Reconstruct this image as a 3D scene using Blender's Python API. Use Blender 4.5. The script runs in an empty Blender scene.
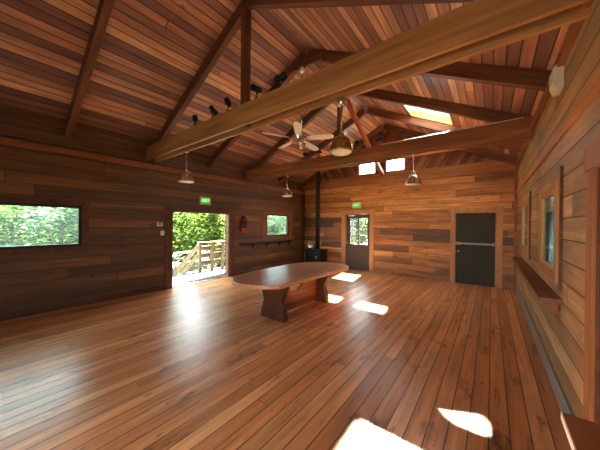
import bpy, bmesh, math, random
from mathutils import Vector, Matrix
random.seed(7)
S = bpy.context.scene
COL = S.collection
sin, cos, pi = math.sin, math.cos, math.pi

# ------------------------------------------------------------------ dimensions
XL, XR, YF, YN = -6.478, 0.529, 8.565, -1.7     # left, right, far, near wall faces
XM = -2.975                                     # ridge
SL = 0.5                                        # roof slope
ZR = 5.2                                        # ceiling at the ridge
def zc(x): return ZR - SL * abs(x - XM)
WT = 0.14                                       # wall thickness

# ------------------------------------------------------------------ camera
cam = bpy.data.cameras.new('camera'); camo = bpy.data.objects.new('camera', cam); COL.objects.link(camo)
yaw, pitch, roll = -0.6596, -0.0037, 0.0102
fv = Vector((sin(yaw) * cos(pitch), cos(yaw) * cos(pitch), sin(pitch)))
rv = Vector((cos(yaw), -sin(yaw), 0)); uv = rv.cross(fv)
r2 = rv * cos(roll) + uv * sin(roll); u2 = -rv * sin(roll) + uv * cos(roll)
M = Matrix((r2, u2, -fv)).transposed().to_4x4(); M.translation = Vector((0, 0, 1.6759))
camo.matrix_world = M
cam.sensor_width = 36; cam.lens = 246.8 / 600 * 36; cam.clip_start = 0.05
S.camera = camo

# ------------------------------------------------------------------ light and exposure
S.view_settings.view_transform = 'Standard'; S.view_settings.look = 'None'
S.view_settings.gamma = 1; S.view_settings.use_curve_mapping = False
S.view_settings.exposure = 2.42
W = bpy.data.worlds.new('sky'); S.world = W; W.use_nodes = True
nt = W.node_tree; nt.nodes.clear()
bg = nt.nodes.new('ShaderNodeBackground'); wo = nt.nodes.new('ShaderNodeOutputWorld')
sk = nt.nodes.new('ShaderNodeTexSky'); sk.sky_type = 'HOSEK_WILKIE'; sk.turbidity = 4; sk.ground_albedo = 0.4
SUN = Vector((0.66, -3.7, -3.72)).normalized()
sk.sun_direction = -SUN
mxw = nt.nodes.new('ShaderNodeMix'); mxw.data_type = 'RGBA'; mxw.inputs[0].default_value = 0.75
mxw.inputs[7].default_value = (0.9, 0.97, 1.0, 1)
nt.links.new(sk.outputs[0], mxw.inputs[6]); nt.links.new(mxw.outputs[2], bg.inputs[0])
bg.inputs[1].default_value = 3.2
nt.links.new(bg.outputs[0], wo.inputs[0])
sl = bpy.data.lights.new('sun', 'SUN'); slo = bpy.data.objects.new('sun', sl); COL.objects.link(slo)
sl.energy = 90; sl.angle = 0.022; sl.color = (1, 0.95, 0.86)
slo.rotation_euler = (-SUN).to_track_quat('Z', 'Y').to_euler(); slo.location = (-4, 12, 9)
def area(name, loc, d, sx, sy, power, color=(1, 1, 1), portal=False):
    l = bpy.data.lights.new(name, 'AREA'); l.shape = 'RECTANGLE'; l.size = sx; l.size_y = sy
    l.energy = power; l.color = color
    if portal: l.cycles.is_portal = True
    o = bpy.data.objects.new(name, l); COL.objects.link(o)
    o.location = loc; o.rotation_euler = (-Vector(d)).to_track_quat('Z', 'Y').to_euler()
    return o
# portals that guide skylight sampling through the openings (they emit nothing)
area('sky_portal', (XL - .2, 3.87, 1.0), (1, 0, 0), 2.0, 1.78, 1, portal=True)
area('sky_portal', (XL - .2, 0.13, 1.6), (1, 0, 0), 0.72, 2.1, 1, portal=True)
area('sky_portal', (XL - .2, 6.97, 1.62), (1, 0, 0), 0.74, 1.16, 1, portal=True)
area('sky_portal', (XR + .2, 4.04, 1.64), (-1, 0, 0), 0.8, 0.85, 1, portal=True)
area('sky_portal', (XR + .2, 6.47, 1.7), (-1, 0, 0), 0.8, 1.0, 1, portal=True)

# added fill lamp outside a made-up opening behind the camera
area('rear_fill_lamp', (-1.1, YN - .1, 1.05), (0, 1, 0.05), 1.2, 1.9, 5, (1, .96, .88))

# ------------------------------------------------------------------ node helpers
class NT:
    def __init__(s, name):
        s.m = bpy.data.materials.new(name); s.m.use_nodes = True
        s.t = s.m.node_tree; s.t.nodes.clear()
        s.out = s.t.nodes.new('ShaderNodeOutputMaterial')
        s.p = s.t.nodes.new('ShaderNodeBsdfPrincipled'); s.t.links.new(s.p.outputs[0], s.out.inputs[0])
    def n(s, typ, **k):
        nd = s.t.nodes.new(typ)
        for a, b in k.items(): setattr(nd, a, b)
        return nd
    def put(s, v, sock):
        if hasattr(v, 'node'): s.t.links.new(v, sock)
        else: sock.default_value = v
    def math(s, op, a, b=0.0, c=None):
        nd = s.n('ShaderNodeMath', operation=op); s.put(a, nd.inputs[0]); s.put(b, nd.inputs[1])
        if c is not None: s.put(c, nd.inputs[2])
        return nd.outputs[0]
    def comb(s, x, y, z):
        nd = s.n('ShaderNodeCombineXYZ'); s.put(x, nd.inputs[0]); s.put(y, nd.inputs[1]); s.put(z, nd.inputs[2]); return nd.outputs[0]
    def sep(s, v):
        nd = s.n('ShaderNodeSeparateXYZ'); s.put(v, nd.inputs[0]); return nd.outputs
    def white(s, v):
        nd = s.n('ShaderNodeTexWhiteNoise', noise_dimensions='3D'); s.put(v, nd.inputs['Vector']); return nd.outputs['Value']
    def noise(s, v, scale=1, detail=4, rough=.55):
        nd = s.n('ShaderNodeTexNoise'); s.put(v, nd.inputs['Vector']); nd.inputs['Scale'].default_value = scale
        nd.inputs['Detail'].default_value = detail; nd.inputs['Roughness'].default_value = rough; return nd.outputs[0]
    def ramp(s, f, stops, interp='LINEAR'):
        nd = s.n('ShaderNodeValToRGB'); cr = nd.color_ramp; cr.interpolation = interp
        while len(cr.elements) < len(stops): cr.elements.new(0.5)
        for e, (p, c) in zip(cr.elements, stops): e.position = p; e.color = (*c, 1)
        s.put(f, nd.inputs[0]); return nd.outputs[0]
    def mix(s, f, a, b, blend='MIX'):
        nd = s.n('ShaderNodeMix', data_type='RGBA', blend_type=blend)
        s.put(f, nd.inputs[0]); s.put(a, nd.inputs[6]); s.put(b, nd.inputs[7]); return nd.outputs[2]
    def mapr(s, v, a, b, c, d):
        nd = s.n('ShaderNodeMapRange'); s.put(v, nd.inputs[0])
        for i, q in enumerate((a, b, c, d)): nd.inputs[i + 1].default_value = q
        return nd.outputs[0]
def lin(r, g, b):
    f = lambda c: (c / 255 / 12.92) if c <= 10 else (((c / 255) + .055) / 1.055) ** 2.4
    return (f(r), f(g), f(b))
def plain(name, rgb, rough=.5, metal=0, emit=0, spec=.5):
    m = NT(name); c = lin(*rgb)
    n = m.noise(m.n('ShaderNodeTexCoord').outputs['Object'], 18, 3)
    k = m.mapr(n, 0, 1, .88, 1.12)
    col = m.mix(1.0, (*c, 1), m.comb(k, k, k), 'MULTIPLY')
    m.t.links.new(col, m.p.inputs['Base Color'])
    m.p.inputs['Roughness'].default_value = rough; m.p.inputs['Metallic'].default_value = metal
    m.p.inputs['Specular IOR Level'].default_value = spec
    if emit:
        m.p.inputs['Emission Color'].default_value = (*c, 1); m.p.inputs['Emission Strength'].default_value = emit
    return m.m
def boards(name, across, along, width, length, stops, gap=.006, rough=.45, grain=.55, dirt=None, bump=.6, stain=0, knots=True, diag=None, spec=.5, endgap=1, eave=None):
    """rows of planks running along one world axis, every plank with a tone of its own"""
    m = NT(name); tc = m.n('ShaderNodeTexCoord').outputs['Object']; xyz = m.sep(tc)
    if diag:
        # planks laid at a slant, mirrored about the ridge
        ax = m.math('ABSOLUTE', m.math('SUBTRACT', xyz[0], XM))
        u = m.math('ADD', m.math('MULTIPLY', ax, diag[0]), m.math('MULTIPLY', xyz[2], diag[1]))
        v = m.math('SUBTRACT', m.math('MULTIPLY', xyz[2], diag[0]), m.math('MULTIPLY', ax, diag[1]))
    else:
        u = xyz[across]; v = xyz[along]
        if across == 'x': u = xyz[0]
    ur = m.math('DIVIDE', u, width); row = m.math('FLOOR', ur)
    off = m.math('MULTIPLY', m.white(m.comb(row, 3.7, 1.3)), 13.0)
    vr = m.math('ADD', m.math('DIVIDE', v, length), off); seg = m.math('FLOOR', vr)
    rnd = m.white(m.comb(row, seg, 5.1)); rnd2 = m.white(m.comb(row, seg, 9.4))
    base = m.ramp(rnd, stops)
    gv = m.comb(m.math('MULTIPLY', u, 30.0), m.math('ADD', m.math('MULTIPLY', v, 1.6), m.math('MULTIPLY', rnd2, 40.0)), m.math('MULTIPLY', rnd, 20.0))
    g = m.noise(gv, 1.0, 5, .6)
    k = m.mapr(g, .25, .75, 1 - grain, 1 + grain)
    col = m.mix(1.0, base, m.comb(k, k, k), 'MULTIPLY')
    # broad streaks along a plank
    sv = m.comb(m.math('MULTIPLY', u, 7.0), m.math('ADD', m.math('MULTIPLY', v, .7), m.math('MULTIPLY', rnd, 50.0)), rnd2)
    s_ = m.mapr(m.noise(sv, 1.0, 2), .3, .7, .72, 1.25)
    col = m.mix(1.0, col, m.comb(s_, s_, s_), 'MULTIPLY')
    if knots:
        vo = m.n('ShaderNodeTexVoronoi'); vo.inputs['Scale'].default_value = 1.0
        m.put(m.comb(m.math('MULTIPLY', u, 4.5), m.math('MULTIPLY', v, 1.7), 0.3), vo.inputs['Vector'])
        kn = m.mapr(vo.outputs['Distance'], .03, .10, .35, 1.0)
        col = m.mix(1.0, col, m.comb(kn, kn, kn), 'MULTIPLY')
    if stain:
        st = m.noise(m.comb(m.math('MULTIPLY', u, 5.0), m.math('MULTIPLY', v, 1.8), 2.2), 1.0, 6, .7)
        f = m.mapr(st, .57, .70, 0, stain)
        col = m.mix(f, col, (*lin(48, 32, 22), 1))
    if dirt:
        d = m.mapr(m.noise(tc, .9, 3), .45, .7, 0, dirt[1])
        col = m.mix(d, col, (*dirt[0], 1))
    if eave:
        # darker boards next to the left eave, whole boards only
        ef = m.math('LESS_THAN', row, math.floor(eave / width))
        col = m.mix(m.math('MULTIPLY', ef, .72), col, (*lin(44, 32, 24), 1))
    fr = m.math('FRACT', ur); e = m.math('MULTIPLY', m.math('MINIMUM', fr, m.math('SUBTRACT', 1.0, fr)), width)
    fv_ = m.math('FRACT', vr); e2 = m.math('MULTIPLY', m.math('MINIMUM', fv_, m.math('SUBTRACT', 1.0, fv_)), length)
    e2 = m.math('MULTIPLY', e2, 1.0 / endgap); e = m.math('MINIMUM', e, e2)
    gm = m.mapr(e, gap * .35, gap, 0.0, 1.0)
    gk = m.mapr(e, gap * .35, gap, .13, 1.0)
    col = m.mix(1.0, col, m.comb(gk, gk, gk), 'MULTIPLY')
    m.t.links.new(col, m.p.inputs['Base Color'])
    rr = m.mapr(g, .2, .8, rough * .82, rough * 1.2); m.t.links.new(rr, m.p.inputs['Roughness'])
    m.p.inputs['Specular IOR Level'].default_value = spec
    b = m.n('ShaderNodeBump'); b.inputs['Strength'].default_value = bump; b.inputs['Distance'].default_value = .004
    hh = m.math('ADD', gm, m.math('MULTIPLY', g, .25)); m.t.links.new(hh, b.inputs['Height']); m.t.links.new(b.outputs[0], m.p.inputs['Normal'])
    return m.m
def timber(name, c1, c2, c3, rough=.5, spec=.4, ax=0):
    """solid timber, grain along the object's own axis ax"""
    m = NT(name); tcn = m.n('ShaderNodeTexCoord'); x = m.sep(tcn.outputs['Object'])
    oi = m.n('ShaderNodeObjectInfo').outputs['Random']
    o = [m.math('MULTIPLY', x[i], 1.1 if i == ax else 22.0) for i in range(3)]
    o[ax] = m.math('ADD', o[ax], m.math('MULTIPLY', oi, 37.0))
    g = m.noise(m.comb(*o), 1.0, 5, .6)
    o2 = [m.math('MULTIPLY', x[i], .6 if i == ax else 5.0) for i in range(3)]
    o2[ax] = m.math('ADD', o2[ax], m.math('MULTIPLY', oi, 91.0))
    g2 = m.noise(m.comb(*o2), 1.0, 3, .5)
    f = m.math('ADD', m.math('MULTIPLY', g, .55), m.math('MULTIPLY', g2, .45))
    col = m.ramp(f, [(.32, c1), (.5, c2), (.68, c3)])
    m.t.links.new(col, m.p.inputs['Base Color']); m.p.inputs['Roughness'].default_value = rough
    m.p.inputs['Specular IOR Level'].default_value = spec
    b = m.n('ShaderNodeBump'); b.inputs['Strength'].default_value = .25; b.inputs['Distance'].default_value = .003
    m.t.links.new(g, b.inputs['Height']); m.t.links.new(b.outputs[0], m.p.inputs['Normal'])
    return m.m
def glass(name, tint=(1, 1, 1), refl=.1, haze=0):
    m = NT(name); m.t.nodes.remove(m.p)
    tr = m.n('ShaderNodeBsdfTransparent'); tr.inputs[0].default_value = (*tint, 1)
    gl = m.n('ShaderNodeBsdfGlossy'); gl.inputs['Roughness'].default_value = .03
    fz = m.n('ShaderNodeFresnel'); fz.inputs['IOR'].default_value = 1.45
    mx = m.n('ShaderNodeMixShader'); m.t.links.new(m.math('MULTIPLY', fz.outputs[0], refl), mx.inputs[0])
    base = tr.outputs[0]
    if haze:  # mixes pale translucence into the pane for a milky look
        tl = m.n('ShaderNodeBsdfTranslucent'); tl.inputs[0].default_value = (.75, .86, .8, 1)
        dm = m.n('ShaderNodeMixShader'); dm.inputs[0].default_value = haze
        m.t.links.new(base, dm.inputs[1]); m.t.links.new(tl.outputs[0], dm.inputs[2]); base = dm.outputs[0]
    m.t.links.new(base, mx.inputs[1]); m.t.links.new(gl.outputs[0], mx.inputs[2])
    m.t.links.new(mx.outputs[0], m.out.inputs[0]); return m.m
def leafmat(name, stops):
    m = NT(name); m.t.nodes.remove(m.p)
    oi = m.n('ShaderNodeNewGeometry').outputs['Random Per Island']
    col = m.ramp(oi, stops)
    d = m.n('ShaderNodeBsdfDiffuse'); t = m.n('ShaderNodeBsdfTranslucent'); mx = m.n('ShaderNodeMixShader'); mx.inputs[0].default_value = .45
    m.t.links.new(col, d.inputs[0]); m.t.links.new(col, t.inputs[0])
    m.t.links.new(d.outputs[0], mx.inputs[1]); m.t.links.new(t.outputs[0], mx.inputs[2]); m.t.links.new(mx.outputs[0], m.out.inputs[0])
    return m.m

# ------------------------------------------------------------------ materials
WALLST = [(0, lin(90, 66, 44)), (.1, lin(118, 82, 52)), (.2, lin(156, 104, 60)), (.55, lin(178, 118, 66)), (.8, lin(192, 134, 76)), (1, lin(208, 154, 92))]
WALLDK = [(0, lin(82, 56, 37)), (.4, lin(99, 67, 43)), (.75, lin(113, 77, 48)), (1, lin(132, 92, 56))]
RIGHTST = [(0, lin(150, 122, 86)), (.3, lin(172, 142, 100)), (.7, lin(188, 156, 112)), (1, lin(204, 172, 128))]
CEILST = [(0, lin(120, 86, 80)), (.22, lin(152, 108, 92)), (.5, lin(186, 132, 104)), (.8, lin(202, 148, 114)), (1, lin(224, 176, 130))]
FLOORST = [(0, lin(184, 120, 74)), (.35, lin(202, 134, 82)), (.7, lin(212, 146, 94)), (1, lin(222, 162, 108))]
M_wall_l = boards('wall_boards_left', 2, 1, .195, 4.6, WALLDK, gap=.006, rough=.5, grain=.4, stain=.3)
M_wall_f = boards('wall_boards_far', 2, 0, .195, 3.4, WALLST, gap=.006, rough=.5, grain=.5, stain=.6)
M_wall_r = boards('wall_boards_right', 2, 1, .195, 4.2, RIGHTST, gap=.009, rough=.5, grain=.4, dirt=(lin(122, 110, 92), .7))
M_wall_n = boards('wall_boards_near', 2, 0, .195, 2.6, WALLST)
M_gable = boards('gable_boards', 0, 2, .15, 3.0, [(0, lin(80, 46, 32)), (.5, lin(120, 68, 44)), (1, lin(150, 92, 58))], diag=(.86, -.5))
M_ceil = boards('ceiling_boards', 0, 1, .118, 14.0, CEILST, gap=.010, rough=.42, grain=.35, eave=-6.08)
M_floor = boards('floor_boards', 0, 1, .134, 5.9, FLOORST, gap=.007, rough=.30, grain=.26, stain=.85, bump=.25, spec=.5, endgap=.5)
M_beam = timber('beam_timber', lin(128, 88, 54), lin(172, 128, 80), lin(200, 158, 106), ax=0)
M_beam2 = timber('far_beam_timber', lin(104, 64, 38), lin(146, 94, 56), lin(176, 122, 76), ax=0)
M_ledge = timber('ledge_timber', lin(110, 68, 40), lin(150, 98, 58), lin(180, 124, 76), ax=0)
M_rafter = timber('rafter_timber', lin(72, 44, 30), lin(110, 69, 46), lin(142, 96, 64), ax=0)
M_brace = timber('brace_timber', lin(120, 56, 34), lin(160, 82, 48), lin(184, 104, 64), ax=0)
M_trim = timber('trim_timber', lin(96, 58, 36), lin(138, 86, 52), lin(168, 110, 68), ax=0)
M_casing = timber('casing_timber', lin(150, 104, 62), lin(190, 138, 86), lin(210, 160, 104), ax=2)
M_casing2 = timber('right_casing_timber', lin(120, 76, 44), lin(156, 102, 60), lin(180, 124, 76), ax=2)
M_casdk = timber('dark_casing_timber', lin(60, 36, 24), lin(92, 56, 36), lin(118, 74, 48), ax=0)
M_table = timber('tabletop_wood', lin(172, 116, 84), lin(196, 140, 106), lin(212, 160, 124), rough=.32, spec=.6, ax=1)
M_tleg = timber('table_leg_wood', lin(58, 32, 20), lin(86, 48, 28), lin(112, 64, 38), rough=.35, ax=2)
M_tstr = timber('table_stretcher_wood', lin(120, 62, 30), lin(160, 88, 44), lin(186, 112, 60), rough=.35, ax=1)
M_deck = boards('deck_boards', 0, 1, .14, 3.0, [(0, lin(50, 48, 44)), (1, lin(62, 59, 55))], gap=.008, rough=.7, grain=.2, knots=False)
M_pine = timber('pale_pine', lin(180, 134, 70), lin(206, 164, 92), lin(220, 184, 116), rough=.6, ax=0)
M_glass = glass('window_glass', (.96, .98, .97), .6)
M_glassr = glass('window_glass_bluish', (.34, .46, .47), .9)
M_glassh = glass('hazy_window_glass', (.8, .92, .9), .6, .03)
M_black = plain('black_metal', (24, 24, 25), .45, .3)
M_iron = plain('cast_iron', (22, 21, 21), .42, .5)
M_frame = plain('dark_window_frame', (34, 28, 24), .5)
M_steel = plain('polished_steel', (232, 228, 222), .12, 1)
M_brass = plain('antique_brass', (192, 184, 118), .16, 1)
M_white = plain('white_plastic', (226, 220, 206), .4)
M_bar = plain('satin_aluminium', (150, 144, 132), .5, .6)
M_opal = plain('opal_glass', (236, 230, 220), .25)
M_blade = plain('fan_blade_white', (244, 234, 226), .4)
M_paleframe = plain('pale_window_frame', (196, 180, 160), .5)
M_doorg = plain('charcoal_door_paint', (54, 54, 47), .55, spec=.25)
M_doorb = plain('brown_door_paint', (76, 68, 56), .5, spec=.3)
M_red = plain('extinguisher_red', (168, 22, 18), .3)
M_dkgrey = plain('dark_grey', (44, 40, 36), .5)
M_green = plain('exit_green', (46, 190, 70), .4, emit=.15)
M_exitbody = plain('exit_sign_housing', (200, 190, 110), .4)
M_letter = plain('exit_letters', (206, 240, 190), .4, emit=.2)
M_rail = timber('weathered_railing', lin(92, 78, 54), lin(106, 92, 66), lin(118, 104, 78), rough=.7, ax=0)
M_bank = leafmat('undergrowth', [(0, lin(30, 48, 18)), (1, lin(44, 62, 24))])
M_dirt = plain('outdoor_ground', (52, 54, 30), .9)
M_bark = plain('bark', (96, 80, 62), .9)
M_slab = plain('roof_underlay', (60, 54, 48), .8)
M_hearth = plain('hearth_slate', (52, 48, 46), .6)

# ------------------------------------------------------------------ mesh helpers
class MB:
    def __init__(s): s.v = []; s.f = []; s.sm = []
    def add(s, vs, fs, smooth=False):
        b = len(s.v); s.v += [tuple(v) for v in vs]
        for f in fs: s.f.append([b + i for i in f]); s.sm.append(smooth)
        return s
    def box(s, a, b, M=None):
        x0, y0, z0 = a; x1, y1, z1 = b
        x0, x1 = min(x0, x1), max(x0, x1); y0, y1 = min(y0, y1), max(y0, y1); z0, z1 = min(z0, z1), max(z0, z1)
        vs = [Vector((x, y, z)) for z in (z0, z1) for y in (y0, y1) for x in (x0, x1)]
        if M: vs = [M @ v for v in vs]
        return s.add(vs, [(0, 2, 3, 1), (4, 5, 7, 6), (0, 1, 5, 4), (2, 6, 7, 3), (0, 4, 6, 2), (1, 3, 7, 5)])
    def lathe(s, prof, n=24, M=None, smooth=True):
        """prof: (radius, z) from bottom to top about local Z"""
        vs = []; fs = []
        for r, z in prof:
            for i in range(n):
                a = 2 * pi * i / n; vs.append(Vector((r * cos(a), r * sin(a), z)))
        if M: vs = [M @ v for v in vs]
        for k in range(len(prof) - 1):
            for i in range(n):
                j = (i + 1) % n; fs.append((k * n + i, k * n + j, (k + 1) * n + j, (k + 1) * n + i))
        s.add(vs, fs, smooth)
        b = len(s.v) - len(vs)
        for k, rev in ((0, True), (len(prof) - 1, False)):
            if prof[k][0] > 1e-5:
                f = [b + k * n + i for i in range(n)]
                s.f.append(f[::-1] if rev else f); s.sm.append(False)
        return s
    def tube(s, pts, r, n=10):
        for p, q in zip(pts[:-1], pts[1:]):
            p, q = Vector(p), Vector(q); d = q - p
            Mx = d.to_track_quat('Z', 'Y').to_matrix().to_4x4(); Mx.translation = p
            s.lathe([(r, 0), (r, d.length)], n, Mx)
        return s
    def prism(s, poly, y0, y1, plane='xz', M=None):
        """extrude a closed 2-D outline"""
        n = len(poly); f = {'xz': lambda a, b, c: (a, c, b), 'xy': lambda a, b, c: (a, b, c), 'yz': lambda a, b, c: (c, a, b)}[plane]
        vs = [Vector(f(a, b, y0)) for a, b in poly] + [Vector(f(a, b, y1)) for a, b in poly]
        if M: vs = [M @ v for v in vs]
        fs = [tuple(range(n))[::-1], tuple(range(n, 2 * n))] + [(i, (i + 1) % n, n + (i + 1) % n, n + i) for i in range(n)]
        return s.add(vs, fs)
    def build(s, name, mat, parent=None, bevel=0, loc=None, rot=None, origin=None):
        me = bpy.data.meshes.new(name)
        o0 = Vector(origin) if origin else Vector((0, 0, 0))
        me.from_pydata([tuple(Vector(v) - o0) for v in s.v], [], s.f)
        for p, sm in zip(me.polygons, s.sm): p.use_smooth = sm
        bm = bmesh.new(); bm.from_mesh(me); bmesh.ops.recalc_face_normals(bm, faces=bm.faces); bm.to_mesh(me); bm.free()
        me.materials.append(mat)
        o = bpy.data.objects.new(name, me); COL.objects.link(o)
        o.location = loc if loc else o0
        if rot: o.rotation_euler = rot
        if parent: o.parent = parent
        if bevel:
            b = o.modifiers.new('bevel', 'BEVEL'); b.width = bevel; b.segments = 2; b.limit_method = 'ANGLE'
        return o
def empty(name, loc=(0, 0, 0), label=None, cat=None, group=None):
    o = bpy.data.objects.new(name, None); COL.objects.link(o); o.location = loc; o.empty_display_size = .1
    if label: tag(o, label, cat, group)
    return o
def tag(o, label=None, cat=None, group=None, kind=None):
    if label: o['label'] = label
    if cat: o['category'] = cat
    if group: o['group'] = group
    if kind: o['kind'] = kind
    return o
def struct(o): o['kind'] = 'structure'; return o
def sempty(name, loc=(0, 0, 0)): return struct(empty(name, loc))
def member(name, p, q, w, d, mat, parent=None, up=(0, 0, 1), bevel=.004, over=0):
    """straight timber from p to q (centre line), w wide, d deep; local X runs along it"""
    p, q = Vector(p), Vector(q); x = (q - p).normalized(); L = (q - p).length
    y = Vector(up).cross(x).normalized(); z = x.cross(y)
    mb = MB().box((-over, -w / 2, -d / 2), (L + over, w / 2, d / 2))
    o = mb.build(name, mat, None, bevel)
    Mx = Matrix((x, y, z)).transposed().to_4x4(); Mx.translation = p
    o.matrix_world = Mx
    if parent: o.parent = parent; o.matrix_parent_inverse = Matrix.Identity(4); o.matrix_local = Matrix.Translation(-parent.location) @ Mx
    return o
def wall(name, axis, pos, thick, a0, a1, z0, z1, holes, mat):
    """slab with rectangular holes. axis 'x': wall face at x=pos spanning y; thick signed away from the room"""
    A = sorted({a0, a1, *[h[0] for h in holes], *[h[1] for h in holes]}); Z = sorted({z0, z1, *[h[2] for h in holes], *[h[3] for h in holes]})
    A = [a for a in A if a0 <= a <= a1]; Z = [z for z in Z if z0 <= z <= z1]
    solid = lambda i, k: 0 <= i < len(A) - 1 and 0 <= k < len(Z) - 1 and not any(h[0] < (A[i] + A[i + 1]) / 2 < h[1] and h[2] < (Z[k] + Z[k + 1]) / 2 < h[3] for h in holes)
    P = (lambda a, z, t: (pos + t, a, z)) if axis == 'x' else (lambda a, z, t: (a, pos + t, z))
    vid = {}; vs = []; fs = []
    def V(a, z, t):
        k = (a, z, t)
        if k not in vid: vid[k] = len(vs); vs.append(P(a, z, t))
        return vid[k]
    for i in range(len(A) - 1):
        for k in range(len(Z) - 1):
            if not solid(i, k): continue
            a, b, c, d = A[i], A[i + 1], Z[k], Z[k + 1]
            for t in (0, thick): fs.append((V(a, c, t), V(b, c, t), V(b, d, t), V(a, d, t)))
            if not solid(i - 1, k): fs.append((V(a, c, 0), V(a, d, 0), V(a, d, thick), V(a, c, thick)))
            if not solid(i + 1, k): fs.append((V(b, c, 0), V(b, d, 0), V(b, d, thick), V(b, c, thick)))
            if not solid(i, k - 1): fs.append((V(a, c, 0), V(b, c, 0), V(b, c, thick), V(a, c, thick)))
            if not solid(i, k + 1): fs.append((V(a, d, 0), V(b, d, 0), V(b, d, thick), V(a, d, thick)))
    return struct(MB().add(vs, fs).build(name, mat))

# ------------------------------------------------------------------ room shell
struct(MB().box((XL - WT, YN - WT, -.12), (XR + WT, YF + WT, 0)).build('floor', M_floor))
DOOR_L = (2.985, 4.745, 0, 1.985); WIN_L = (-.92, 1.23, 1.19, 2.0); WIN_S = (6.34, 7.6, 1.21, 2.03)
wall('wall_left', 'x', XL, -WT, YN, YF, 0, 3.44, [DOOR_L, WIN_L, WIN_S], M_wall_l)
WR1 = (3.58, 4.5, 1.2, 2.08); WR2 = (5.95, 6.97, 1.24, 2.12); DR = (1.45, 2.375, 0, 2.05)
WTR = .06
wall('wall_right', 'x', XR, WTR, YN, YF, 0, 3.44, [WR1, WR2, DR], M_wall_r)
DF1 = (-4.44, -3.44, 0, 2.09); DF2 = (-.86, .12, 0, 2.07)
wall('wall_far', 'y', YF, WT, XL, XR, 0, 3.46, [DF1, DF2], M_wall_f)
wall('wall_near', 'y', YN, -WT, XL, XR, 0, 3.46, [(-1.75, -.45, 0, 2.05)], M_wall_n)  # opening added in the unseen near wall for the fill lamp
# gables
GW = [(-3.93, -3.27, 3.5, 4.06), (-2.93, -2.27, 3.5, 4.06)]
def gable(name, y, t, holes, mat):
    xs = sorted({XL, XM, XR, *[h[0] for h in holes], *[h[1] for h in holes]}); mb = MB()
    for a, b in zip(xs[:-1], xs[1:]):
        spans = [(3.46, None)]
        for h in holes:
            if h[0] <= (a + b) / 2 <= h[1]: spans = [(3.46, h[2]), (h[3], None)]
        for z0, z1 in spans:
            za, zb = (zc(a), zc(b)) if z1 is None else (z1, z1)
            mb.prism([(a, z0), (b, z0), (b, max(zb, z0)), (a, max(za, z0))], y, y + t)
    return struct(mb.build(name, mat))
gable('wall_far_gable', YF + .03, WT - .03, GW, M_gable)
gable('wall_near_gable', YN, -WT, [], M_gable)
# ceiling: two sloping board slabs, the right one with a skylight hole
SK = (-1.72, -.73, 5.62, 6.95)     # x0 x1 y0 y1
TH = .16; EX = .45
mb = MB()
def slope_piece(x0, x1, y0, y1):
    vs = [Vector((x, y, zc(x) + t)) for t in (0, TH) for y in (y0, y1) for x in (x0, x1)]
    mb.add(vs, [(0, 1, 3, 2), (4, 6, 7, 5), (0, 4, 5, 1), (2, 3, 7, 6), (0, 2, 6, 4), (1, 5, 7, 3)])
Y0, Y1 = YN - EX, YF + EX
slope_piece(XL - 1.0, XM, Y0, Y1)  # unseen left eave widened to keep sun off the floor by the doorway
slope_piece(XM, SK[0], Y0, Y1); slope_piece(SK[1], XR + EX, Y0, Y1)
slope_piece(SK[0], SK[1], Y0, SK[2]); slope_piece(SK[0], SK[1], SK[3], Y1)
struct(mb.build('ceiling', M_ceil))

# skylight: curb and pane
w6 = sempty('window_6', ((SK[0] + SK[1]) / 2, (SK[2] + SK[3]) / 2, zc(-1.2)))
mb = MB(); c = .03
def curb(x0, x1, y0, y1):
    vs = [Vector((x, y, zc(x) + t)) for t in (-.0, .18) for y in (y0, y1) for x in (x0, x1)]
    mb.add(vs, [(0, 1, 3, 2), (4, 6, 7, 5), (0, 4, 5, 1), (2, 3, 7, 6), (0, 2, 6, 4), (1, 5, 7, 3)])
curb(SK[0], SK[1], SK[2], SK[2] + c); curb(SK[0], SK[1], SK[3] - c, SK[3])
curb(SK[0], SK[0] + c, SK[2] + c, SK[3] - c); curb(SK[1] - c, SK[1], SK[2] + c, SK[3] - c)
o = mb.build('curb', M_pine); o.parent = w6; o.location = -w6.location
vs = [Vector((x, y, zc(x) + t)) for t in (.18, .192) for y in (SK[2], SK[3]) for x in (SK[0], SK[1])]
o = MB().add(vs, [(0, 1, 3, 2), (4, 6, 7, 5), (0, 4, 5, 1), (2, 3, 7, 6), (0, 2, 6, 4), (1, 5, 7, 3)]).build('pane', M_glass); o.parent = w6; o.location = -w6.location

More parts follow.
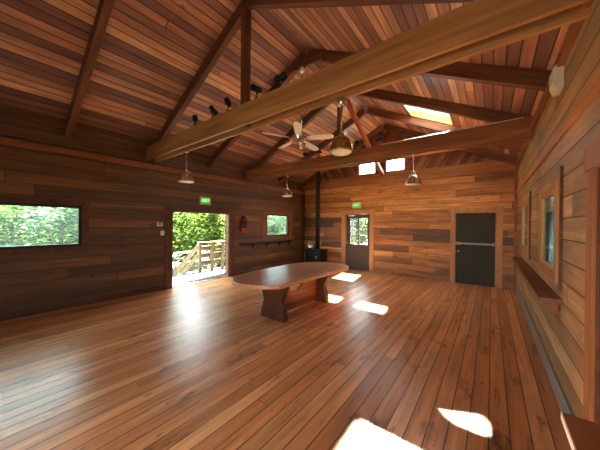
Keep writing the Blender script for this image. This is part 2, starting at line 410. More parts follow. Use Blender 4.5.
# ------------------------------------------------------------------ windows and doors
def framed(name, axis, pos, out, h, fw, frame_mat, glass_mat, casing=None, cas_mat=None, deep=.06, extra=None, pt=.03):
    """window in wall hole h: frame set in the opening, pane, and boards of casing round it on the room side.
    out: +1/-1 direction out of the room"""
    a0, a1, z0, z1 = h; ctr = (pos, (a0 + a1) / 2, z0) if axis == 'x' else ((a0 + a1) / 2, pos, z0)
    e = sempty(name, ctr); cv = Vector(ctr)
    def bx(mb, A0, A1, Z0, Z1, t0, t1):
        if axis == 'x': mb.box((pos + out * t0, A0, Z0), (pos + out * t1, A1, Z1))
        else: mb.box((A0, pos + out * t0, Z0), (A1, pos + out * t1, Z1))
    def done(mb, nm, mat, bev=.003):
        o = mb.build(nm, mat, None, bev); o.parent = e; o.location = -cv; return o
    g = .002
    mb = MB(); bx(mb, a0 + g, a1 - g, z0 + g, z0 + fw, -.015, deep); bx(mb, a0 + g, a1 - g, z1 - fw, z1 - g, -.015, deep)
    bx(mb, a0 + g, a0 + fw, z0 + fw, z1 - fw, -.015, deep); bx(mb, a1 - fw, a1 - g, z0 + fw, z1 - fw, -.015, deep)
    done(mb, 'window_frame', frame_mat)
    mb = MB(); bx(mb, a0 + fw - .004, a1 - fw + .004, z0 + fw - .004, z1 - fw + .004, pt, pt + .006); done(mb, 'pane', glass_mat, 0)
    if casing:
        l, r, b, t = casing
        for nm, q in (('side_casing', (a0 - l, a0, z0 - b, z1 + t)), ('side_casing', (a1, a1 + r, z0 - b, z1 + t)),
                      ('head_casing', (a0, a1, z1, z1 + t)), ('sill_casing', (a0, a1, z0 - b, z0))):
            if q[1] - q[0] < .01 or q[3] - q[2] < .01: continue
            mb = MB(); bx(mb, *q, -.024, -.001); done(mb, nm, cas_mat)
    if extra: extra(e, cv, bx, done)
    return e
framed('window_1', 'x', XL, -1, WIN_L, .055, M_frame, M_glassh, (.1, .11, .1, .1), M_casdk)
framed('window_2', 'x', XL, -1, WIN_S, .05, M_frame, M_glassh, (.2, .2, .07, .1), M_trim)
def sideboard(e, cv, bx, done):
    mb = MB(); bx(mb, 3.335, 3.365, 1.07, 2.25, -.022, -.001); done(mb, 'side_board', M_casdk)
framed('window_3', 'x', XR, 1, WR1, .045, M_casing, M_glassr, (.1, .11, .08, .09), M_casing, extra=sideboard, pt=.002, deep=.05)
def sideboard2(e, cv, bx, done):
    mb = MB(); bx(mb, 5.685, 5.715, 1.1, 2.28, -.022, -.001); done(mb, 'side_board', M_casdk)
framed('window_4', 'x', XR, 1, WR2, .045, M_casing, M_glassr, (.1, .11, .08, .09), M_casing, extra=sideboard2, pt=.002, deep=.05)
framed('window_5', 'y', YF + .03, 1, GW[0], .04, M_paleframe, M_glass, (.06, .06, .0, .06), M_trim)
framed('window_7', 'y', YF + .03, 1, GW[1], .04, M_paleframe, M_glass, (.06, .06, .0, .06), M_trim)

def door_casing(e, axis, pos, out, h, side, top, mat, t=.026, jamb_mat=None):
    a0, a1, z0, z1 = h; cv = e.location
    def bx(A0, A1, Z0, Z1, t0, t1, nm, m):
        mb = MB()
        if axis == 'x': mb.box((pos + out * t0, A0, Z0), (pos + out * t1, A1, Z1))
        else: mb.box((A0, pos + out * t0, Z0), (A1, pos + out * t1, Z1))
        o = mb.build(nm, m, None, .003); o.parent = e; o.location = -cv; return o
    bx(a0 - side[0], a0, z0 + .001, z1, -t, -.001, 'side_casing', mat); bx(a1, a1 + side[1], z0 + .001, z1, -t, -.001, 'side_casing', mat)
    bx(a0 - side[0] - .02, a1 + side[1] + .02, z1, z1 + top, -t - .008, -.001, 'head_casing', mat)
    jm = jamb_mat or mat
    bx(a0 + .001, a0 + .03, z0 + .001, z1 - .031, -.005, WT, 'jamb', jm); bx(a1 - .03, a1 - .001, z0 + .001, z1 - .031, -.005, WT, 'jamb', jm)
    bx(a0 + .001, a1 - .001, z1 - .03, z1 - .001, -.005, WT, 'jamb', jm)
    return bx
def ploc(o, e): o.parent = e; o.location = Vector(o.location) - e.location; return o
# far door with the glazed upper half
d1 = sempty('door_1', (-3.94, YF, 0))
door_casing(d1, 'y', YF, 1, DF1, (.15, .13), .13, M_casing)
wx0, wx1, wz0, wz1 = -4.24, -3.56, .95, 1.92; lx0, lx1 = -4.412, -3.468
mb = MB(); ya, yb = YF + .03, YF + .075
mb.box((lx0, ya, .0), (lx1, yb, wz0)); mb.box((lx0, ya, wz1), (lx1, yb, 2.061))
mb.box((lx0, ya, wz0), (wx0, yb, wz1)); mb.box((wx1, ya, wz0), (lx1, yb, wz1))
leaf = ploc(mb.build('door_leaf', M_doorb), d1)
def sub(mb, nm, m, par, bevel=0):
    o = mb.build(nm, m, None, bevel); o.parent = par
    p = par; off = Vector((0, 0, 0))
    while p: off += Vector(p.location); p = p.parent
    o.location = -off; return o
sub(MB().box((wx0 - .003, YF + .05, wz0 - .003), (wx1 + .003, YF + .056, wz1 + .003)), 'pane', M_glass, leaf)
mb = MB()
mb.box(((wx0 + wx1) / 2 - .016, YF + .03, wz0), ((wx0 + wx1) / 2 + .016, YF + .075, wz1))
for k in (1, 2): z = wz0 + (wz1 - wz0) * k / 3; mb.box((wx0, YF + .03, z - .016), (wx1, YF + .075, z + .016))
sub(mb, 'muntins', M_frame, leaf)
Mx = Matrix.Translation((-4.35, YF + .03, .98)) @ Matrix.Rotation(pi / 2, 4, 'X')
mb = MB().lathe([(.03, -.004), (.03, .008), (.012, .012), (.012, .04), (.03, .05), (.032, .065), (.02, .08), (0, .084)], 16, Mx); sub(mb, 'door_knob', M_steel, leaf)
mb = MB().box((-4.3, YF - .035, 1.985), (-4.02, YF + .03, 2.045)).tube([(-4.1, YF - .02, 2.05), (-3.82, YF - .1, 2.06), (-3.6, YF - .005, 2.065)], .012, 8)
sub(mb, 'door_closer', M_steel, leaf, .004)
# far door with the push bar
d2 = sempty('door_2', (-.37, YF, 0))
door_casing(d2, 'y', YF, 1, DF2, (.1, .12), .12, M_casing)
leaf = ploc(MB().box((-.832, YF + .03, .0), (.092, YF + .075, 2.041)).build('door_leaf', M_doorg, None, .003), d2)
mb = MB().box((-.8, YF - .045, 1.14), (.06, YF - .015, 1.19)).box((-.82, YF - .05, 1.125), (-.7, YF + .031, 1.205)).box((.02, YF - .05, 1.125), (.085, YF + .031, 1.205))
sub(mb, 'push_bar', M_bar, leaf, .006)
Mx = Matrix.Translation((-.76, YF + .03, .93)) @ Matrix.Rotation(pi / 2, 4, 'X')
sub(MB().lathe([(.032, -.004), (.032, .008), (.013, .012), (.013, .04), (.03, .05), (.032, .065), (.02, .08), (0, .084)], 16, Mx), 'door_knob', M_steel, leaf)
# open double doorway on the left
d3 = sempty('door_3', (XL, 3.865, 0))
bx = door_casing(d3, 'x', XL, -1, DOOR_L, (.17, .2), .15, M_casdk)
bx(DOOR_L[0] + .03, DOOR_L[1] - .03, .001, .018, .002, WT, 'threshold', M_steel)
leaf = ploc(MB().box((-.86, -.022, .03), (-.002, .022, 1.945), Matrix.Translation((XL - WT - .01, 4.73, 0)) @ Matrix.Rotation(math.radians(-41), 4, 'Z')).build('door_leaf', M_doorg, None, .003), d3)
# door at the right edge
d4 = sempty('door_4', (XR, 1.85, 0))
door_casing(d4, 'x', XR, 1, DR, (.125, .125), .16, M_casing2, jamb_mat=M_casdk)
leaf = ploc(MB().box((XR + .012, 1.479, .0), (XR + .055, 2.346, 2.021)).build('door_leaf', M_doorg, None, .003), d4)

# trims
def trim(name, a, b, mat=M_trim, bevel=.004): return struct(MB().box(a, b).build(name, mat, None, bevel, origin=[(p + q) / 2 for p, q in zip(a, b)]))
M_trimY = timber('trim_timber_long', lin(104, 62, 40), lin(140, 88, 54), lin(166, 108, 68), ax=1)
M_trimL = timber('trim_timber_light', lin(150, 98, 60), lin(186, 130, 82), lin(204, 150, 100), ax=1)
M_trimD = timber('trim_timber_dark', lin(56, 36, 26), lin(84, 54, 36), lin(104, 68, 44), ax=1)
trim('trim_1', (XL + .001, YN, 2.95), (XL + .10, YF, 3.06), M_trimY)
trim('trim_2', (XL, YF - .06, 3.13), (XR, YF - .001, 3.455), M_ledge)
trim('trim_3', (XR - .03, YN, 2.52), (XR - .001, YF, 2.62), M_trimL)
trim('trim_4', (XR - .05, YN, 3.2), (XR - .001, YF, 3.3), M_trimY)
trim('trim_5', (XL + .001, 1.36, 2.02), (XL + .03, 2.8, 2.06), M_trimY)
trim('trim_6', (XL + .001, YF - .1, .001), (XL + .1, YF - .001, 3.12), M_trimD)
trim('trim_7', (XR - .06, YF - .06, .001), (XR - .001, YF - .001, 3.12), M_trimY)
trim('baseboard_left', (XL + .001, YN, .001), (XL + .02, DOOR_L[0] - .18, .12), M_trimD)
trim('baseboard_right', (XR - .016, 2.45, .001), (XR - .001, YF - .06, .19), timber('grey_baseboard', lin(120, 122, 112), lin(148, 148, 136), lin(168, 164, 148), ax=1))

# ------------------------------------------------------------------ roof timbers
RD, RWD = .21, .10         # rafter depth (plumb) and width
def rafter(name, y, side, parent=None, w=RWD, x_in=0.046):
    xw = XL if side < 0 else XR
    top = Vector((XM + side * x_in, y, zc(XM + side * x_in) - RD / 2 - .003)); foot = Vector((xw, y, zc(xw) - RD / 2 - .002))
    return member(name, foot, top, w, RD * .894, M_rafter, parent)
def tie_truss(y, label, bm):
    t = empty('roof_truss', (XM, y, 3.15), label, 'roof truss', None)
    for dy in (-.097, .097):
        zt = 3.305 if y < 4 else 3.28
        member('tie_plank', (XL + .001, y + dy, zt), (XR - .001, y + dy, zt), .046, .31, bm, t)
    rafter('rafter', y, -1, t); rafter('rafter', y, 1, t)
    member('king_post', (XM - .06, y, 3.17), (XM - .06, y, 4.98), .095, .12, M_rafter, t, up=(0, 1, 0))
    return t
tie_truss(2.5, 'near roof truss whose big double tie beam carries the black spotlights across the ceiling', M_beam)
tie_truss(5.5, 'farther roof truss with its tie beam above the long table, beyond the ceiling fan', M_beam2)
def lone(y, side, label, g):
    o = rafter('rafter', y, side); tag(o, label, 'rafter', None); return o
lone(1.0, -1, 'sloping rafter nearest the camera on the left, above the long left window', '')
lone(4.0, -1, 'left rafter running up between the two trusses, behind the near tie beam', '')
lone(4.0, 1, 'right rafter between the two trusses, ending near the white wall box', '')
lone(7.0, -1, 'left rafter beyond the second truss, above the small square window', '')
lone(7.0, 1, 'right rafter beyond the second truss, on the far side of the skylight', '')
lone(8.5, -1, 'left end rafter lying against the far gable wall', '')
lone(8.5, 1, 'right end rafter lying against the far gable wall', '')
o = member('collar_tie', (XM - .44, 3.921, 4.87), (XM + .40, 3.921, 4.87), .05, .14, M_rafter); tag(o, 'short collar beam under the ridge from which the ceiling fan hangs', 'collar beam')
o = member('ridge_brace', (XM, 5.62, 4.93), (XM, 8.48, 3.4), .09, .13, M_brace); tag(o, 'reddish diagonal brace dropping from the ridge to the far wall between the gable windows', 'brace')

# ------------------------------------------------------------------ pendant lamps
def pendant(x, y, label):
    e = empty('pendant_lamp', (x, y, 3.15 if y < 4 else 3.125), label, 'pendant lamp', 'silver pendant lamps under the tie beams')
    def p(mb, nm, m): return mb.build(nm, m, e)
    p(MB().lathe([(.05, -.03), (.055, -.02), (.055, 0)], 20), 'canopy', M_steel)
    p(MB().lathe([(.008, -.36), (.008, -.02)], 10), 'stem', M_steel)
    p(MB().lathe([(.035, -.44), (.04, -.43), (.04, -.38), (.028, -.355), (.01, -.35)], 20), 'socket_cap', M_steel)
    prof = [(.165, -.625), (.17, -.615), (.165, -.6), (.15, -.58), (.13, -.54), (.1, -.48), (.065, -.435), (.036, -.425)]
    p(MB().lathe(prof + [(.03, -.43), (.062, -.445), (.096, -.488), (.126, -.546), (.15, -.6), (.16, -.62)], 28), 'lamp_shade', M_steel)
    mb = MB()
    for i in range(4):
        a = pi / 4 + i * pi / 2; mb.tube([(.03 * cos(a), .03 * sin(a), -.37), (.09 * cos(a), .09 * sin(a), -.44), (.158 * cos(a), .158 * sin(a), -.59)], .006, 6)
    p(mb, 'shade_strut', M_steel)
    p(MB().lathe([(0, -.64), (.1, -.637), (.15, -.628), (.158, -.615)], 24), 'diffuser', M_opal)
    return e
pendant(-5.02, 2.597, 'leftmost silver pendant lamp, hanging left of the open doorway')
pendant(-4.85, 5.597, 'silver pendant lamp hanging before the small square window')
pendant(-1.27, 5.403, 'silver pendant lamp hanging from the farther beam, right of the gable windows')
e = empty('brass_pendant_lamp', (-1.41, 2.597, 3.15), 'brass dome pendant lamp with white glass bowl hanging from the near beam', 'pendant lamp')
def p(mb, nm, m): return mb.build(nm, m, e)
p(MB().lathe([(.02, -.09), (.05, -.07), (.062, -.03), (.06, 0)], 20), 'canopy', M_steel)
p(MB().lathe([(.011, -.36), (.011, -.07)], 12), 'stem', M_brass)
p(MB().lathe([(.03, -.44), (.036, -.43), (.03, -.4), (.018, -.39)], 18), 'finial', M_brass)
p(MB().lathe([(.138, -.62), (.142, -.61), (.138, -.595), (.13, -.545), (.105, -.485), (.07, -.45), (.03, -.435), (.03, -.44), (.068, -.456), (.1, -.49), (.125, -.548), (.132, -.605), (.134, -.62)], 32), 'lamp_shade', M_brass)
p(MB().lathe([(0, -.66), (.05, -.655), (.1, -.64), (.13, -.615), (.132, -.605)], 28), 'glass_bowl', M_opal)

# ------------------------------------------------------------------ ceiling fan
FX, FY = -3.03, 3.921
e = empty('ceiling_fan', (FX, FY, 4.80), 'ceiling fan with five pale blades hanging below the ridge', 'ceiling fan')
zf = -1.50
p(MB().lathe([(.02, -.1), (.05, -.09), (.08, -.04), (.085, 0)], 22), 'canopy', M_steel)
p(MB().lathe([(.014, zf + .1), (.014, -.08)], 12), 'downrod', M_steel)
p(MB().lathe([(0, zf - .12), (.03, zf - .115), (.05, zf - .09), (.055, zf - .06), (.08, zf - .045), (.09, zf - .02), (.09, zf + .04), (.07, zf + .08), (.03, zf + .12), (.014, zf + .13)], 28), 'motor_housing', M_steel)
for k in range(5):
    a = math.radians(19 + 72 * k); Mz = Matrix.Translation((0, 0, .05)) @ Matrix.Rotation(math.radians(-4), 4, 'X') @ Matrix.Rotation(a, 4, 'Z') @ Matrix.Translation((0, 0, zf)) @ Matrix.Rotation(math.radians(-14), 4, 'X')
    out = [(.2, -.05), (.3, -.062), (.5, -.072), (.63, -.07), (.69, -.05), (.71, -.015), (.71, .015), (.69, .05), (.63, .07), (.5, .072), (.3, .062), (.2, .05)]
    b = MB().prism(out, -.004, .004, 'xy', Mz).build('fan_blade', M_blade, e)
    MB().box((.1, -.018, -.014), (.26, .018, -.005), Mz).build('blade_bracket', M_steel, b)

# ------------------------------------------------------------------ spotlights on the beams
def spot(x, y, z, az, tilt, label, group):
    e = empty('spotlight', (x, y, z), label, 'spotlight', group); e.scale = (.78,) * 3
    MB().lathe([(.04, 0), (.04, .02), (.012, .03), (.012, .13)], 14).build('base', M_black, e)
    H = Matrix.Translation((0, 0, .18)) @ Matrix.Rotation(az, 4, 'Z') @ Matrix.Rotation(tilt, 4, 'Y')
    MB().box((-.012, -.062, -.055), (.012, -.054, .015), Matrix.Translation((0, 0, .18)) @ Matrix.Rotation(az, 4, 'Z')).box((-.012, .054, -.055), (.012, .062, .015), Matrix.Translation((0, 0, .18)) @ Matrix.Rotation(az, 4, 'Z')).box((-.012, -.062, -.06), (.012, .062, -.05), Matrix.Translation((0, 0, .18)) @ Matrix.Rotation(az, 4, 'Z')).build('yoke', M_black, e)
    MB().lathe([(.03, -.1), (.045, -.09), (.05, -.03), (.05, .02), (.06, .05), (.065, .1), (.055, .1), (.04, .06), (0, .05)], 18, H).build('lamp_head', M_black, e)
    return e
for x, az, ti, lb in ((-4.34, 2.6, .9, 'leftmost black spotlight on top of the near tie beam'),
                      (-3.76, 1.9, 2.0, 'second black spotlight from the left on top of the near beam, tipped low'),
                      (-3.34, 2.9, .7, 'black spotlight standing just left of the near king post'),
                      (-2.67, 3.5, 1.1, 'black spotlight just right of the near king post'),
                      (-2.22, 0.4, 1.3, 'rightmost black spotlight on the near beam, close to the ridge gap')):
    spot(x, 2.403, 3.46, az, ti, lb, 'spotlights on the near beam')
for x, az, ti, lb in ((-4.0, 4.2, 1.6, 'leftmost black spotlight on the farther beam, left of the fan blades'),
                      (-3.58, 4.6, 1.5, 'second black spotlight from the left on the farther beam'),
                      (-3.12, 4.9, 1.7, 'black spotlight on the farther beam behind the brass lamp'),
                      (-2.54, 5.2, 1.4, 'black spotlight on the farther beam right of the brass lamp'),
                      (-2.0, 5.6, 1.5, 'rightmost black spotlight on the farther beam')):
    spot(x, 5.403, 3.435, az, ti, lb, 'spotlights on the farther beam')
o = MB().tube([(-1.95, 5.403, 3.447), (.4, 5.403, 3.447)], .012, 8).build('conduit', M_white); tag(o, 'thin pale conduit lying along the top of the farther beam', 'conduit')

# ------------------------------------------------------------------ long table
T = empty('table', (-3.03, 3.8, 0), 'long wooden table with oval top standing alone on the floor', 'table')
outl = [(-2.485, 2.78), (-2.475, 3.2), (-2.465, 3.7), (-2.45, 4.25), (-2.43, 4.7), (-2.47, 4.95), (-2.70, 5.14), (-2.95, 5.2), (-3.18, 5.14), (-3.5, 4.86), (-3.64, 4.4), (-3.645, 3.9), (-3.63, 3.4), (-3.6, 3.05), (-3.52, 2.74), (-3.37, 2.53), (-3.18, 2.42), (-2.97, 2.43), (-2.72, 2.53), (-2.53, 2.68)]
def catmull(pts, k=5):
    n = len(pts); o = []
    for i in range(n):
        p0, p1, p2, p3 = [Vector(pts[j % n]) for j in (i - 1, i, i + 1, i + 2)]
        for s in range(k):
            t = s / k; o.append(tuple(.5 * (2 * p1 + (p2 - p0) * t + (2 * p0 - 5 * p1 + 4 * p2 - p3) * t * t + (3 * p1 - p0 - 3 * p2 + p3) * t ** 3)))
    return o
oc = [(x + 3.03, y - 3.8) for x, y in catmull(outl)]
MB().prism(oc, .695, .76, 'xy').build('tabletop', M_table, T, .012)
half = [(.34, .695), (.335, .64), (.30, .55), (.255, .46), (.225, .38), (.215, .31), (.24, .22), (.275, .13), (.285, .06), (.28, .0)]
hg = half + [(-a, b) for a, b in half[::-1]]
for y in (-.62, .74):
    MB().prism(hg, y - .055, y + .055, 'xz').build('leg_panel', M_tleg, T, .008)
top = [(-.565, .69), (-.40, .69), (-.33, .6), (-.26, .49), (-.17, .41), (-.06, .375), (.05, .385), (.14, .43), (.23, .53), (.31, .63), (.42, .69), (.685, .695)]
MB().prism(top + [(.685, .04), (-.565, .04)], -.03, .03, 'yz').build('stretcher', M_tstr, T, .005)

# ------------------------------------------------------------------ stove in the far left corner
ST = empty('wood_stove', (-5.4, 8.02, 0), 'black cast iron wood stove with tall stovepipe in the far left corner', 'stove')
def s(mb, nm, m, bev=0, par=ST): return mb.build(nm, m, par, bev)
s(MB().box((-.34, -.27, .16), (.34, .27, .68)), 'firebox', M_iron, .012)
s(MB().box((-.38, -.31, .68), (.38, .31, .72)), 'top_plate', M_iron, .01)
dr = s(MB().box((-.24, -.295, .24), (.24, -.27, .6)), 'stove_door', M_iron, .008)
MB().tube([(.2, -.31, .36), (.2, -.33, .48)], .012, 8).build('door_handle', M_steel, dr)
for sx in (-1, 1):
    for sy in (-1, 1): s(MB().lathe([(.035, .03), (.028, .05), (.03, .16)], 12, Matrix.Translation((sx * .28, sy * .21, 0))), 'leg', M_iron)
s(MB().lathe([(.085, .72), (.085, zc(-5.47) - .006)], 20, Matrix.Translation((.02, .05, 0))), 'stovepipe', M_black)
s(MB().lathe([(.1, .72), (.1, .75), (.09, .76)], 20, Matrix.Translation((.02, .05, 0))), 'pipe_collar', M_black)
s(MB().lathe([(.092, 2.0), (.092, 2.04)], 20, Matrix.Translation((.02, .05, 0))), 'pipe_joint', M_black)
o = MB().box((-6.44, 7.45, .001), (-4.85, 8.5, .03)).build('hearth_pad', M_hearth, None, .004, origin=(-5.6, 7.97, 0)); tag(o, 'flat dark hearth slab under the black stove', 'hearth')
o = MB().lathe([(.0, .0), (.1, .0), (.115, .03), (.11, .12), (.07, .17), (.03, .18), (.025, .2), (0, .205)], 22).tube([(.1, 0, .1), (.17, 0, .15), (.18, 0, .17)], .014, 8).tube([(-.09, 0, .14), (-.08, 0, .24), (.08, 0, .24), (.09, 0, .14)], .007, 6).build('kettle', M_steel, None, 0, loc=(-5.62, 7.9, .72)); tag(o, 'small shiny metal kettle on top of the black stove', 'kettle')

# ------------------------------------------------------------------ wall fittings
def shelf(name, wallx, out, y0, y1, z, depth, brs, label, mat, th=.035):
    e = empty(name, (wallx, (y0 + y1) / 2, z), label, 'wall shelf')
    ym = (y0 + y1) / 2
    MB().box((0, y0 - ym, -th), (out * depth, y1 - ym, 0)).build('shelf_board', mat, e, .004)
    MB().box((0, y0 - ym + .1, -th - .09), (out * .022, y1 - ym - .1, -th)).build('back_rail', mat, e, .003)
    for b in brs:
        d = depth * .8
        prof = [(out * .022, -th), (out * d, -th), (out * d, -th - .03), (out * d * .55, -th - .07), (out * d * .35, -th - .14), (out * .022, -th - .2)]
        MB().prism(prof, b - ym - .02, b - ym + .02, 'xz').build('shelf_bracket', mat, e, .003)
    return e
M_shelf = timber('shelf_wood', lin(84, 50, 34), lin(124, 76, 50), lin(152, 98, 66), ax=1)
M_shelfd = timber('dark_shelf_wood', lin(44, 24, 18), lin(66, 36, 26), lin(90, 50, 36), ax=1)
shelf('wall_shelf', XL + .001, 1, 5.12, 7.75, 1.04, .18, (5.68, 6.35, 7.04, 7.6), 'long dark bracketed wall shelf below the small square window', M_shelfd)
shelf('wall_shelf', XR - .001, -1, 3.28, 7.25, 1.0, .16, (3.36, 4.7, 6.1, 7.1), 'long dark wooden shelf below the windows of the right wall', M_shelf)
e = empty('peg_rail', (XL, 2.06, 1.71), 'dark wooden coat peg rail on the left wall beside the long window', 'peg rail')
MB().box((.001, -.6, -.04), (.022, .6, .04)).build('rail_board', M_shelf, e, .003)
for k in range(9):
    MB().lathe([(.009, .02), (.009, .06), (.014, .07), (.01, .08)], 10, Matrix.Translation((0, -.54 + k * .135, 0)) @ Matrix.Rotation(pi / 2 - .2, 4, 'Y')).build('peg', M_trim, e)
e = empty('thermostat', (XL, 2.69, 1.635), 'small white thermostat box left of the open doorway', 'thermostat')
MB().box((.001, -.065, -.045), (.03, .065, .045)).build('housing', M_white, e, .006); MB().box((.03, -.04, -.01), (.032, .04, .028)).build('display', M_dkgrey, e)
e = empty('light_switch', (XL, 2.755, 1.42), 'white light switch plate left of the open doorway, below the thermostat', 'light switch')
MB().box((.001, -.045, -.06), (.028, .045, .06)).build('switch_plate', M_white, e, .003); MB().box((.028, -.008, -.018), (.038, .008, .018)).build('toggle', M_white, e, .002)
# fire extinguisher
e = empty('fire_extinguisher', (XL + .1, 5.24, 1.38), 'red fire extinguisher hung on the wall right of the open doorway', 'fire extinguisher')
MB().lathe([(.0, 0), (.072, 0), (.082, .02), (.082, .36), (.07, .42), (.03, .46), (.03, .48)], 22).build('cylinder', M_red, e)
MB().lathe([(.0835, .15), (.0835, .37)], 22).build('label_and_shade', M_dkgrey, e)  # dark band: label and the shade on the upper body, both as colour
MB().box((-.02, -.025, .48), (.02, .025, .53)).box((-.015, -.09, .525), (.015, .03, .54)).box((-.015, -.1, .555), (.015, .02, .567)).build('valve_handle', M_black, e, .003)
MB().tube([(0, .03, .5), (.02, .09, .46), (.03, .095, .3), (.02, .09, .18)], .012, 8).build('hose', M_black, e)
MB().box((-.099, -.03, .1), (-.07, .03, .5)).box((-.09, -.088, .26), (-.07, .088, .29)).build('wall_bracket', M_black, e)
# exit signs
def exit_sign(loc, rotz, label):
    e = empty('exit_sign', loc, label, 'exit sign', 'green exit signs')
    e.rotation_euler = (0, 0, rotz)
    MB().box((-.17, 0.001, -.11), (.17, .06, .11)).build('housing', M_exitbody, e, .006)
    MB().box((-.13, .06, -.075), (.13, .063, .075)).build('face', M_green, e)
    cu = bpy.data.curves.new('exit_text', 'FONT'); cu.body = 'EXIT'; cu.size = .12; cu.align_x = 'CENTER'; cu.align_y = 'CENTER'; cu.extrude = .0015
    to = bpy.data.objects.new('tmp', cu); COL.objects.link(to); dg = bpy.context.evaluated_depsgraph_get()
    me = bpy.data.meshes.new_from_object(to.evaluated_get(dg)); bpy.data.objects.remove(to)
    me.materials.clear(); me.materials.append(M_letter)
    l = bpy.data.objects.new('lettering', me); COL.objects.link(l); l.parent = e; l.location = (0, .0655, 0); l.rotation_euler = (pi / 2, 0, pi)
    return e
exit_sign((XL, 3.89, 2.31), -pi / 2, 'green exit sign above the open doorway in the left wall')
exit_sign((-3.97, YF, 2.40), pi, 'yellow green exit sign above the door with glass panes')
# white emergency box high on the right wall
e = empty('emergency_light', (XR, 3.47, 3.12), 'white wall box high on the right wall near the roof', 'emergency light')
MB().prism([(0, -.12), (-.05, -.12), (-.075, -.05), (-.075, .09), (-.045, .12), (0, .12)], -.1, .1, 'xz').build('housing', M_white, e, .006)
MB().box((-.078, -.08, -.02), (-.0745, .08, -.012)).build('seam', M_dkgrey, e)
# narrow side table cut off by the lower right corner
e = empty('side_table', (.41, 1.35, 0), 'orange brown wooden side table cut off by the lower right corner', 'table')
MB().prism([(-.12, -.35), (.105, -.35), (.105, .435), (-.12, .435)], .715, .75, 'xy').build('tabletop', timber('side_table_wood', lin(128, 74, 38), lin(158, 94, 50), lin(178, 112, 64), rough=.4, ax=1), e, .003)
MB().box((-.126, -.35, .715), (-.1205, .43, .7505)).build('lit_edge', M_white, e)  # white strip imitates light catching the table's edge
for x in (-.08, .08):
    for y in (-.3, .0): MB().box((x - .02, y - .02, 0), (x + .02, y + .02, .715)).build('leg', M_trim, e)

# ------------------------------------------------------------------ outdoors
struct(MB().box((-40, -30, -.75), (30, 45, -.6)).build('ground', M_dirt))
struct(MB().box((-8.25, -3, -.16), (XL - WT - .01, 9, -.03)).build('deck', M_deck))
struct(MB().box((-5.6, YF + WT + .01, -.16), (XR + 3, YF + 2.6, -.03)).build('deck_far', M_deck))
e = empty('deck_railing', (-8.05, 5.6, -.03), 'pale wooden railing with stair handrail outside the open doorway', 'railing')
def d(mb, nm): return mb.build(nm, M_rail, e, .004)
for y in (-.92, -.44, .0, 1.3): d(MB().box((-.045, y - .045, 0), (.045, y + .045, 1.0)), 'post')
d(MB().box((-.07, -.99, 1.0), (.07, 2.2, 1.04)), 'top_rail')
for z in (.82, .56, .3): d(MB().box((-.085, -.965, z - .07), (-.046, 2.2, z + .07)), 'side_rail')
for dz in (0, -.32): 
    o = member('stair_rail', (-.05, -.94, .92 + dz), (-1.75, -.94, -.28 + dz), .05, .15, M_rail); o.parent = e; o.location = Vector(o.location)
d(MB().box((-1.7, -.99, -.57), (-1.6, -.89, .05)), 'post')

rb = random.Random(5)
def bank(name, f, nu, nv, label):
    vs = [f(i / nu, k / nv, rb) for k in range(nv + 1) for i in range(nu + 1)]; w = nu + 1
    o = MB().add(vs, [(k * w + i, k * w + i + 1, (k + 1) * w + i + 1, (k + 1) * w + i) for k in range(nv) for i in range(nu)]).build(name, M_bank)
    return struct(o)
def leaves_on(pts, n, size, rg, mb):
    for i in range(n):
        c = pts(rg); R = Matrix.Rotation(rg.uniform(0, 6.28), 3, 'Z') @ Matrix.Rotation(rg.uniform(-1.4, 1.4), 3, 'X'); s_ = size * rg.uniform(.6, 1.3)
        mb.add([c + R @ Vector(v) for v in ((-s_ * .5, 0, 0), (0, -s_ * .28, .02), (s_ * .6, 0, 0), (0, s_ * .28, .02))], [(0, 1, 2, 3)])
bank('bank', lambda a, b, r: (-19.6 - 5 * b + r.uniform(-.2, .2), -14 + 44 * a, -.62 + 4.2 * b ** .7 + r.uniform(-.15, .15)), 60, 10, '')
LEAF = [(0, lin(36, 54, 22)), (.35, lin(48, 66, 26)), (.7, lin(60, 76, 32)), (1, lin(76, 84, 42))]
M_leaf = leafmat('leaves_green', LEAF)
M_leaf2 = leafmat('leaves_pale', [(0, lin(46, 64, 46)), (.5, lin(70, 88, 66)), (1, lin(96, 108, 88))])
def tree(x, y, h, r, label, cat='tree', n=1500, mat=M_leaf, zb=.3, nm='leafy_tree', leaf=.16):
    rg = random.Random(int((x * 31 + y * 17) * 10))
    e = empty(nm, (x, y, -.6), label, cat, 'trees and bushes outside')
    mb = MB()
    cl = [(rg.gauss(0, r * .45), rg.gauss(0, r * .45), rg.uniform(zb, h), rg.uniform(.3, .55) * r) for _ in range(16)]
    for i in range(n):
        cx, cy, cz, cr = cl[rg.randrange(16)]
        q = Vector((rg.gauss(0, 1), rg.gauss(0, 1), rg.gauss(0, 1))).normalized() * cr * rg.uniform(.5, 1.05)
        c = Vector((cx, cy, max(cz, .1))) + q
        if c.z < .02: c.z = .05 + rg.random() * .3
        R = Matrix.Rotation(rg.uniform(0, 6.28), 3, 'Z') @ Matrix.Rotation(rg.uniform(-1.3, 1.3), 3, 'X')
        s_ = leaf * rg.uniform(.6, 1.3)
        mb.add([c + R @ Vector(v) for v in ((-s_ * .5, 0, 0), (0, -s_ * .28, .02), (s_ * .6, 0, 0), (0, s_ * .28, .02))], [(0, 1, 2, 3)])
    mb.build('foliage', mat, e)
    mb = MB().tube([(0, 0, 0), (.05, .03, h * .4), (.0, .1, h * .8)], max(.03, r * .05), 8)
    for cx, cy, cz, cr in cl[:6]: mb.tube([(.04, .04, h * .3), (cx * .8, cy * .8, cz)], max(.015, r * .02), 6)
    mb.build('trunk', M_bark, e)
tree(-12.2, 5.0, 7.2, 1.9, 'bright green bushy tree seen through the left half of the open doorway', n=7000, leaf=.2)
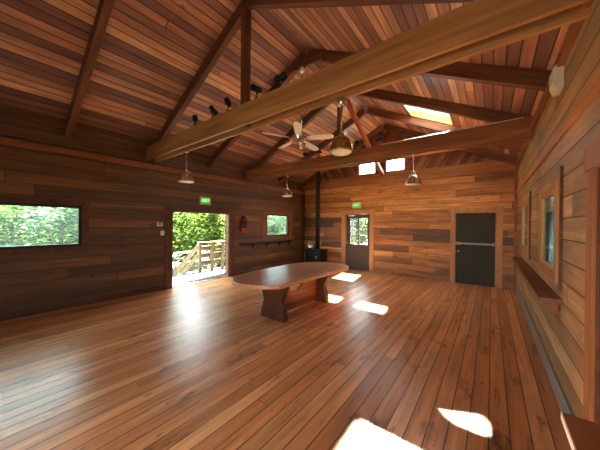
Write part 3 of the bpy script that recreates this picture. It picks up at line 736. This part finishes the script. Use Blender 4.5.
tree(-12.4, 8.4, 7.4, 1.9, 'yellow green leafy tree seen behind the deck railing', n=7000, leaf=.2)
tree(-16.6, 11.6, 6.2, 1.9, 'green tree farther off behind the deck railing', n=4000, leaf=.24)
tree(-16.8, 7.0, 6.2, 1.9, 'green tree behind the bushy one outside the open doorway', n=4000, leaf=.24)
tree(-11.6, 1.6, 2.8, 1.2, 'pale leafy shrub filling the right part of the long left window', n=2200, mat=M_leaf2)
tree(-11.4, -1.6, 2.9, 1.2, 'pale feathery shrub filling the left part of the long left window', n=2400, mat=M_leaf2)
tree(-16.4, .8, 3.2, 1.6, 'farther tree behind the shrubs outside the long left window', n=2000, mat=M_leaf, leaf=.24)
tree(-16.4, -4.0, 3.2, 1.6, 'farther tree beyond the left edge of the long left window', n=1800, mat=M_leaf2, leaf=.24)
tree(-11.8, 13.2, 2.9, 1.4, 'pale green tree seen through the small square window', n=2200, mat=M_leaf2)
tree(-16.2, 17.0, 3.2, 1.6, 'farther tree behind the one in the small square window', n=1600, mat=M_leaf2, leaf=.24)
tree(-6.6, 14.6, 3.4, 1.5, 'pale green bush seen through the panes of the far door', 'bush', n=6000, mat=M_leaf2, nm='bush')
tree(2.0, 17.0, 4.0, 1.8, 'green tree seen through the right wall windows', n=2200, mat=M_leaf2)
tree(4.4, 11.0, 3.6, 1.5, 'nearer green tree outside the right wall windows', n=1800, mat=M_leaf2)

mb = MB()
leaves_on(lambda r: (lambda b: Vector((-19.5 - 5 * b, r.uniform(-12, 28), -.5 + 4.2 * b ** .7 + r.uniform(0, .25))))(r.random()), 9000, .34, random.Random(3), mb)
o = mb.build('undergrowth', M_leaf); tag(o, 'leafy undergrowth covering the bank behind the trees outside the left windows', 'undergrowth', None, 'stuff')

o = MB().box((1.10, 9.45, -.03), (1.19, 9.54, 3.0)).build('porch_post', M_rail, None, .006, origin=(1.15, 9.5, -.03)); tag(o, 'wooden porch post seen through the nearer right wall window', 'post')
tree(-9.6, 19.5, 4.6, 2.2, 'larger tree standing behind the bush outside the far door', n=6000, mat=M_leaf2, leaf=.24)
